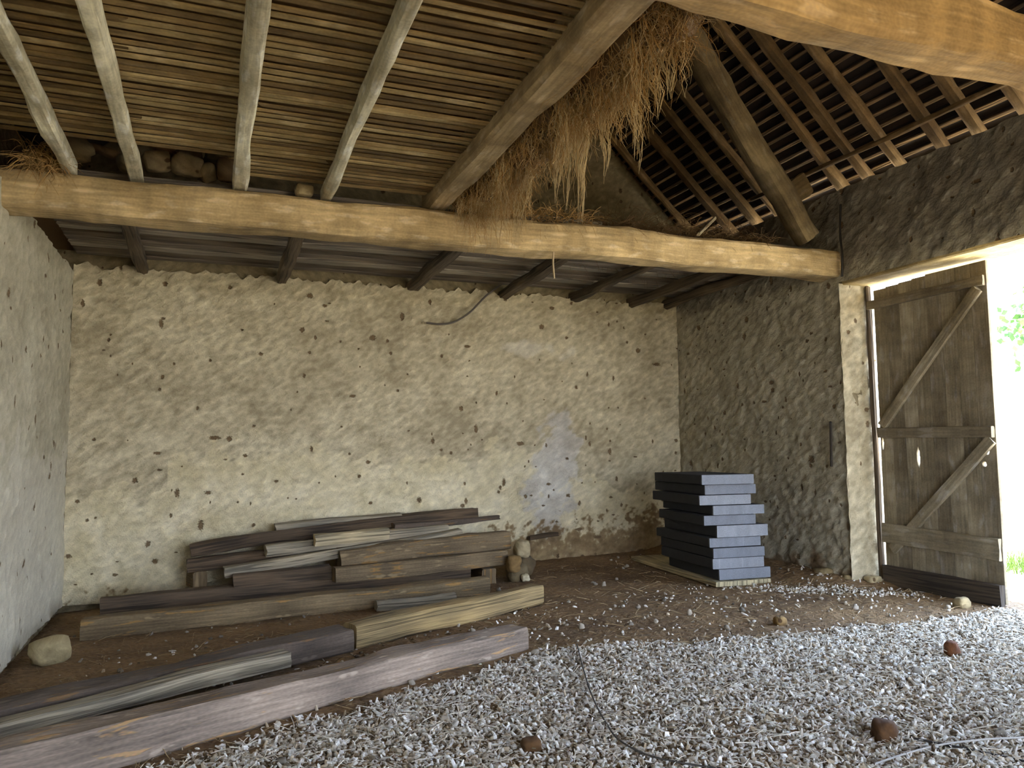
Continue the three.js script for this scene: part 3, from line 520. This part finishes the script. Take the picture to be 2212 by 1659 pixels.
// ---------------------------------------------------------------- salvaged timber
{
  const p = M.pile, G = 'salvaged timbers on the floor';
  const T = (l, a, b, w, h, m, o = {}) => tag(beam('salvaged_beam', V(...a), V(...b), w, h, m, { rough: 0.012, cham: 0.012, ...o }), l, 'timber', G);
  T('big grey squared beam nearest the camera on the gravel', [2.23, 0.115, -5.56], [-1.15, 0.058, -4.33], 0.2, 0.165, p.front, { rough: 0.012, cham: 0.014, seg: 44, taper: 1.38 });
  T('rounded grey pole wedged behind the big front beam', [-1.1, 0.10, -4.80], [0.52, 0.135, -5.60], 0.16, 0.11, p.grey, { round: 0.5, rough: 0.014 });
  T('dark beam with ochre split top behind the grey pole', [-1.15, 0.09, -5.02], [1.02, 0.09, -6.14], 0.2, 0.17, p.black, { rough: 0.014 });
  T('brownish beam with pale worn top edge ending right of the pile', [1.06, 0.095, -6.18], [2.95, 0.15, -6.88], 0.2, 0.18, p.tan, { rough: 0.014, cham: 0.02 });
  T('long brown beam lying clear in front of the stacked pile', [-0.98, 0.03, -7.66], [2.70, 0.14, -7.62], 0.22, 0.17, p.greyBrown, { rough: 0.014, seg: 40 });
  T('short grey offcut in front of the long brown beam', [1.5, 0.07, -7.36], [2.28, 0.085, -7.38], 0.12, 0.09, p.grey);
  T('dark bottom beam at the left foot of the pile', [-0.9, 0.10, -8.2], [2.72, 0.14, -8.3], 0.2, 0.2, p.dark, { seg: 40 });
  T('brown beam with pale scuffs on the right front of the pile', [1.22, 0.27, -8.1], [3.14, 0.31, -8.24], 0.18, 0.16, p.brown);
  T('broad weathered brown beam at the right end of the pile', [1.3, 0.40, -8.32], [3.27, 0.49, -8.5], 0.2, 0.2, p.brown, { rough: 0.02 });
  T('thin grey batten slanting across the middle of the pile', [0.17, 0.34, -8.3], [2.7, 0.575, -8.5], 0.14, 0.1, p.grey, { rough: 0.008 });
  T('dark brown squared beam with its butt end at the left', [-0.18, 0.385, -8.58], [0.9, 0.44, -8.62], 0.2, 0.13, p.dark);
  T('grey-brown beam in the upper middle of the pile', [0.57, 0.5, -8.44], [2.56, 0.63, -8.6], 0.16, 0.12, p.grey);
  T('pale sawn block lying on the pile', [1.05, 0.60, -8.34], [1.84, 0.63, -8.40], 0.12, 0.12, p.pale, { rough: 0.008 });
  T('long dark plank topping the pile against the wall', [-0.15, 0.515, -8.72], [3.0, 0.76, -8.84], 0.2, 0.13, p.dark, { bow: 0.04, seg: 36 });
  T('grey board lying topmost at the back of the pile', [0.69, 0.70, -8.80], [2.08, 0.74, -8.84], 0.14, 0.11, p.grey);
  T('thin blackish plank pointing right from the top of the pile', [1.95, 0.66, -8.63], [3.28, 0.71, -8.8], 0.12, 0.08, p.black, { taper: 0.6 });
  T('dark short stub jutting from the rear wall right of the pile', [3.72, 0.42, -8.92], [4.12, 0.45, -8.93], 0.08, 0.05, p.dark);
  T('dark board filling the front of the pile below the thin batten', [0.25, 0.255, -8.2], [1.2, 0.29, -8.24], 0.14, 0.13, p.dark);
  // bearers that carry the upper layers
  T('short bearer under the left part of the pile', [-0.12, 0.22, -8.9], [-0.05, 0.25, -8.42], 0.14, 0.18, p.brown);
  T('short bearer under the right part of the pile', [2.95, 0.12, -8.9], [2.9, 0.12, -8.1], 0.16, 0.18, p.brown);
}
// stones
{
  const st = (name, l, x, y, z, a, b, c, hex, seed, rot = 0) => { const o = mesh(name, rockGeo(seed, a, b, c, 3, 0.4), std({ color: hex, map: plC, bumpMap: plB, bumpScale: 0.01 })); o.position.set(x, y, z); o.rotation.y = rot; tag(o, l, 'stone'); };
  st('field_stone', 'rounded pale stone at the foot of the left wall', -1.10, 0.03, -6.93, 0.14, 0.105, 0.11, 0xe2d9c2, 31, 0.4);
  st('field_stone', 'grey squarish stone at the top of the heap right of the pile', 3.38, 0.38, -8.32, 0.09, 0.11, 0.09, 0xd0c8ba, 33);
  st('field_stone', 'brown stone beside the end of the pile', 3.17, 0.26, -8.05, 0.08, 0.1, 0.08, 0xa08763, 35);
  st('field_stone', 'low grey stone under the heap right of the pile', 3.24, 0.15, -8.1, 0.12, 0.1, 0.1, 0x8e8474, 37);
  st('field_stone', 'dark stone supporting the squarish stone right of the pile', 3.4, 0.18, -8.36, 0.14, 0.12, 0.12, 0x7c7060, 39);
  st('pebble', 'small bright white pebble right of the pile', 3.27, 0.12, -7.95, 0.045, 0.04, 0.04, 0xffffff, 41);
  st('pebble', 'reddish lump on the gravel near the right edge', 4.76, 0.14, -3.92, 0.045, 0.06, 0.04, 0x8a5a3c, 43);
  st('pebble', 'brown clod on the gravel at the bottom right', 3.2, 0.1, -3.05, 0.06, 0.06, 0.05, 0x6a4c30, 45);
  st('pebble', 'brown clod on the gravel left of the long wire', 1.55, 0.05, -3.72, 0.05, 0.035, 0.04, 0x6e5234, 47);
  st('pebble', 'small tan stone on the bare earth before the foam sheets', 4.35, 0.12, -5.15, 0.05, 0.04, 0.045, 0xb49a74, 49);
  st('pebble', 'pale stone lying by the free end of the door leaf', 6.05, 0.18, -4.86, 0.07, 0.05, 0.05, 0xcfc4ae, 51);
  const r = mulberry(55); const lumps = new THREE.Group(); lumps.name = 'earth_clods'; lumps.userData.kind = 'stuff'; tag(lumps, 'small clods and stones scattered over the bare earth', 'clods'); scene.add(lumps);
  const g = [rockGeo(3, 1, 0.7, 0.9, 1, 1.2), rockGeo(8, 1.2, 0.6, 0.8, 1, 1.2)], im = g.map((q) => { const o = new THREE.InstancedMesh(q, std({ color: 0xffffff }), 260); o.name = 'clod'; o.userData.kind = 'stuff'; lumps.add(o); return o; });
  for (const o of im) for (let i = 0; i < 260; i++) { const x = mix(-1.2, 6.1, r()), z = mix(-8.8, -2.2, r()), s = 0.006 + 0.022 * r() ** 3, v = 0.14 + 0.3 * r(); o.setMatrixAt(i, new THREE.Matrix4().compose(V(x, floorY(x, z) + s * 0.4, z), new THREE.Quaternion().setFromEuler(new THREE.Euler(r(), r() * 6, r())), V(s, s, s))); o.setColorAt(i, new THREE.Color().setRGB(v, v * 0.85, v * 0.65)); }
}

// ---------------------------------------------------------------- stack of insulation sheets
{
  const fm = maps(512, 256, (x, y) => { const u = x / 512, v = y / 256, n = fbm(u * 6, v * 4, 95, 4), b = N(u * 130, v * 65, 97), s = smooth(0.22, 0.36, fbm(u * 5, v * 9, 99, 3)); const k = 0.86 + 0.12 * n + 0.1 * b; return [...mix3([k, k, k], [1, 1, 1], 0.5 * s), 0.5 + 0.3 * b + 0.3 * n]; }, THREE.MirroredRepeatWrapping);
  fm.forEach((t) => t.repeat.set(1.6, 3));
  const film = std({ color: 0x34363a, map: fm[0], bumpMap: fm[1], bumpScale: 0.003, roughness: 0.85 });
  const foam = [0x8b8f96, 0x979aa0, 0x82868d].map((h) => std({ color: h, map: fm[0], bumpMap: fm[1], bumpScale: 0.004, roughness: 0.9 }));
  const yaw = -0.09, base = 0.175, xs = [5.166, 5.09, 5.09, 5.073, 5.137, 5.004, 5.085, 4.957, 5.027, 4.975], hs = [0.115, 0.112, 0.105, 0.1, 0.125, 0.105, 0.1, 0.105, 0.105, 0.105], ls = [1.05, 1.1, 1.12, 1.15, 1.1, 0.98, 1.05, 1.02, 1.08, 1.05];
  const names = ['lowest', 'second lowest', 'third lowest', 'fourth lowest', 'fifth lowest', 'sixth lowest', 'seventh lowest', 'third from the top', 'second from the top', 'topmost'];
  let y = base;
  xs.forEach((x, i) => {
    const o = group('foam_sheet', V(x + 0.05, y, -6.63 - ls[i] / 2 + rr(-0.03, 0.03))); o.rotation.y = Math.PI / 2 + yaw + rr(-0.012, 0.012); // length runs away from the camera
    mesh('body', timberGeo(ls[i], 0.60, hs[i] - 0.008, { seed: 700 + i * 3, rough: 0.002, cham: 0.006, seg: 10, endRag: 0 }).translate(-0.006, hs[i] / 2, 0), film, o);
    const ce = mesh('cut_edge', timberGeo(0.02, 0.60, hs[i] - 0.008, { seed: 730 + i * 3, rough: 0.003, cham: 0.004, seg: 2, endRag: 0.006 }).translate(-ls[i] / 2 - 0.012, hs[i] / 2, 0), foam[i % 3], o); tag(ce, 'dusty pale grey cut edge');
    y += hs[i];
    tag(o, `charcoal insulation foam sheet, ${names[i]} in the stack by the door wall`, 'foam sheet', 'stacked foam sheets');
  });
  const b = mesh('base_board', timberGeo(2.0, 0.64, 0.05, { seed: 4, rough: 0.002, cham: 0.003 }), wood(0xe6d8ae, 'wood', 0.002)); b.rotation.y = Math.PI / 2 + yaw; b.position.set(5.21, 0.145, -7.58); tag(b, 'pale board under the stack of foam sheets', 'board');
}

// ---------------------------------------------------------------- wires and cable
{
  const wire = (n, l, pts, r, hex, cat) => tag(mesh(n, new THREE.TubeGeometry(new THREE.CatmullRomCurve3(pts.map((q) => V(...q))), pts.length * 8, r, 6), std({ color: hex, roughness: 0.6 })), l, cat);
  wire('steel_wire', 'bent dark wire running over the gravel towards the camera', [[2.6, 0.075, -5.32], [2.345, 0.07, -4.7], [2.15, 0.07, -4.2], [2.03, 0.06, -3.81], [1.975, 0.06, -3.56], [2.02, 0.05, -3.38], [2.13, 0.05, -3.22], [2.5, 0.05, -2.9]], 0.005, 0x4a4640, 'wire');
  wire('steel_wire', 'pale curved wire at the bottom right corner', [[2.9, 0.07, -2.83], [3.12, 0.08, -2.845], [3.33, 0.09, -2.84], [3.55, 0.1, -2.79], [3.77, 0.1, -2.73], [4.2, 0.1, -2.6]], 0.005, 0xb0aba2, 'wire');
  wire('steel_wire', 'dark wire crossing under the pale curved wire', [[3.3, 0.085, -2.96], [3.41, 0.085, -2.78], [3.53, 0.085, -2.56], [3.8, 0.085, -2.2]], 0.006, 0x2b2724, 'wire');
  wire('cable', 'loose dark cable hanging down the rear wall from a joist', [[3.42, 3.62, -8.9], [3.2, 3.45, -8.93], [2.95, 3.2, -8.93], [2.75, 3.08, -8.94], [2.6, 3.05, -8.93], [2.42, 3.06, -8.94]], 0.013, 0x5a5248, 'cable');
  wire('cable', 'black cable running down the door wall beside the tie beam end', [[5.98, 4.0, -5.93], [5.975, 3.7, -5.95], [5.97, 3.45, -5.93], [5.975, 3.25, -5.95]], 0.011, 0x26221f, 'cable');
  tag(beam('iron_bar', V(5.985, 1.78, -6.2), V(5.985, 1.32, -6.22), 0.02, 0.03, std({ color: 0x3a332c, roughness: 0.8 }), { rough: 0.002 }), 'short rusty iron bar fixed upright to the door wall', 'bar');
  wire('string', 'short string hanging below the far tie beam', [[2.79, 3.27, -6.05], [2.785, 3.15, -6.05], [2.79, 3.02, -6.04]], 0.008, 0xb9a684, 'string');
}

// ---------------------------------------------------------------- outside the door
{
  const g = new THREE.PlaneGeometry(160, 160, 1, 1).rotateX(-Math.PI / 2); 
  const o = mesh('ground', g, std({ color: 0xcdc6b4, map: plC })); o.position.set(20, -0.42, 0); struct(o, 'sunlit pale yard around the barn');
  const y = mesh('yard', boxGeo(6.45, 40, -0.6, 0.13, -40, 40), std({ color: 0xcfc6b0 })); struct(y, 'sunlit gravel yard outside the door');
  const r = mulberry(808);
  const leaf = new THREE.BufferGeometry(); leaf.setAttribute('position', new THREE.Float32BufferAttribute([0, 0, 0, 0.4, 0.5, 0.06, 0, 1.1, 0, -0.4, 0.5, 0.06], 3)); leaf.setIndex([0, 1, 2, 0, 2, 3]); leaf.computeVertexNormals();
  const leafM = new THREE.MeshPhysicalMaterial({ color: 0x35551a, roughness: 0.9, transmission: 0.35, thickness: 0, side: THREE.DoubleSide });
  const tree = group('tree', V(14.0, 0.12, -8.5)); tag(tree, 'leafy green tree standing outside the open doorway', 'tree');
  mesh('trunk', timberGeo(3.2, 0.26, 0.26, { round: 0.95, rough: 0.03, taper: 0.6 }).rotateZ(Math.PI / 2).translate(0, 1.6, 0), M.pile.brown, tree);
  for (let k = 0; k < 7; k++) { const a = k * 0.9 + 0.4, e = V(Math.cos(a) * 1.1, 3.1 + 0.4 * (k % 3), Math.sin(a) * 1.1); beam('branch', V(0, 2.2 + 0.15 * k, 0), e, 0.08, 0.08, M.pile.brown, { round: 0.9, taper: 0.4, rough: 0.015 }, tree); }
  const crown = new THREE.InstancedMesh(leaf, leafM, 1100); crown.name = 'foliage'; crown.userData.kind = 'stuff'; tree.add(crown);
  for (let i = 0; i < 1100; i++) { const a = r() * 6.28, c = r() * 2 - 1, q = Math.cbrt(r()), s = Math.sqrt(1 - c * c), bump = 1 + 0.35 * N(Math.cos(a) * 2, c * 2, Math.sin(a) * 2); crown.setMatrixAt(i, new THREE.Matrix4().compose(V(Math.cos(a) * s * 1.25 * q * bump, 3.45 + c * 0.9 * q * bump, Math.sin(a) * s * 1.25 * q * bump), new THREE.Quaternion().setFromEuler(new THREE.Euler(r() * 6, r() * 6, r() * 6)), V(0.13, 0.13, 0.13).multiplyScalar(0.6 + 0.7 * r()))); }
  const blade = (s) => { const q = []; for (let i = 0; i <= 3; i++) q.push(V(0.3 * (i / 3) ** 2, i / 3, 0)); return strands([strandGeo(q, 0.03, 0.006, 3)]); };
  const grass = new THREE.InstancedMesh(blade(), std({ color: 0x3c5c1c }), 2600); grass.name = 'grass'; grass.userData.kind = 'stuff'; tag(grass, 'tall green grass growing in the yard beyond the door leaf', 'grass'); scene.add(grass);
  for (let i = 0; i < 2600; i++) { const x = 8.1 + 1.5 * r(), z = -6.3 + 1.6 * r(), s = 0.12 + 0.2 * r(); grass.setMatrixAt(i, new THREE.Matrix4().compose(V(x, 0.12, z), new THREE.Quaternion().setFromEuler(new THREE.Euler((r() - 0.5) * 0.6, r() * 6.28, (r() - 0.5) * 0.6)), V(s * 0.5, s, s * 0.5))); }
}
renderer.render(scene, camera);
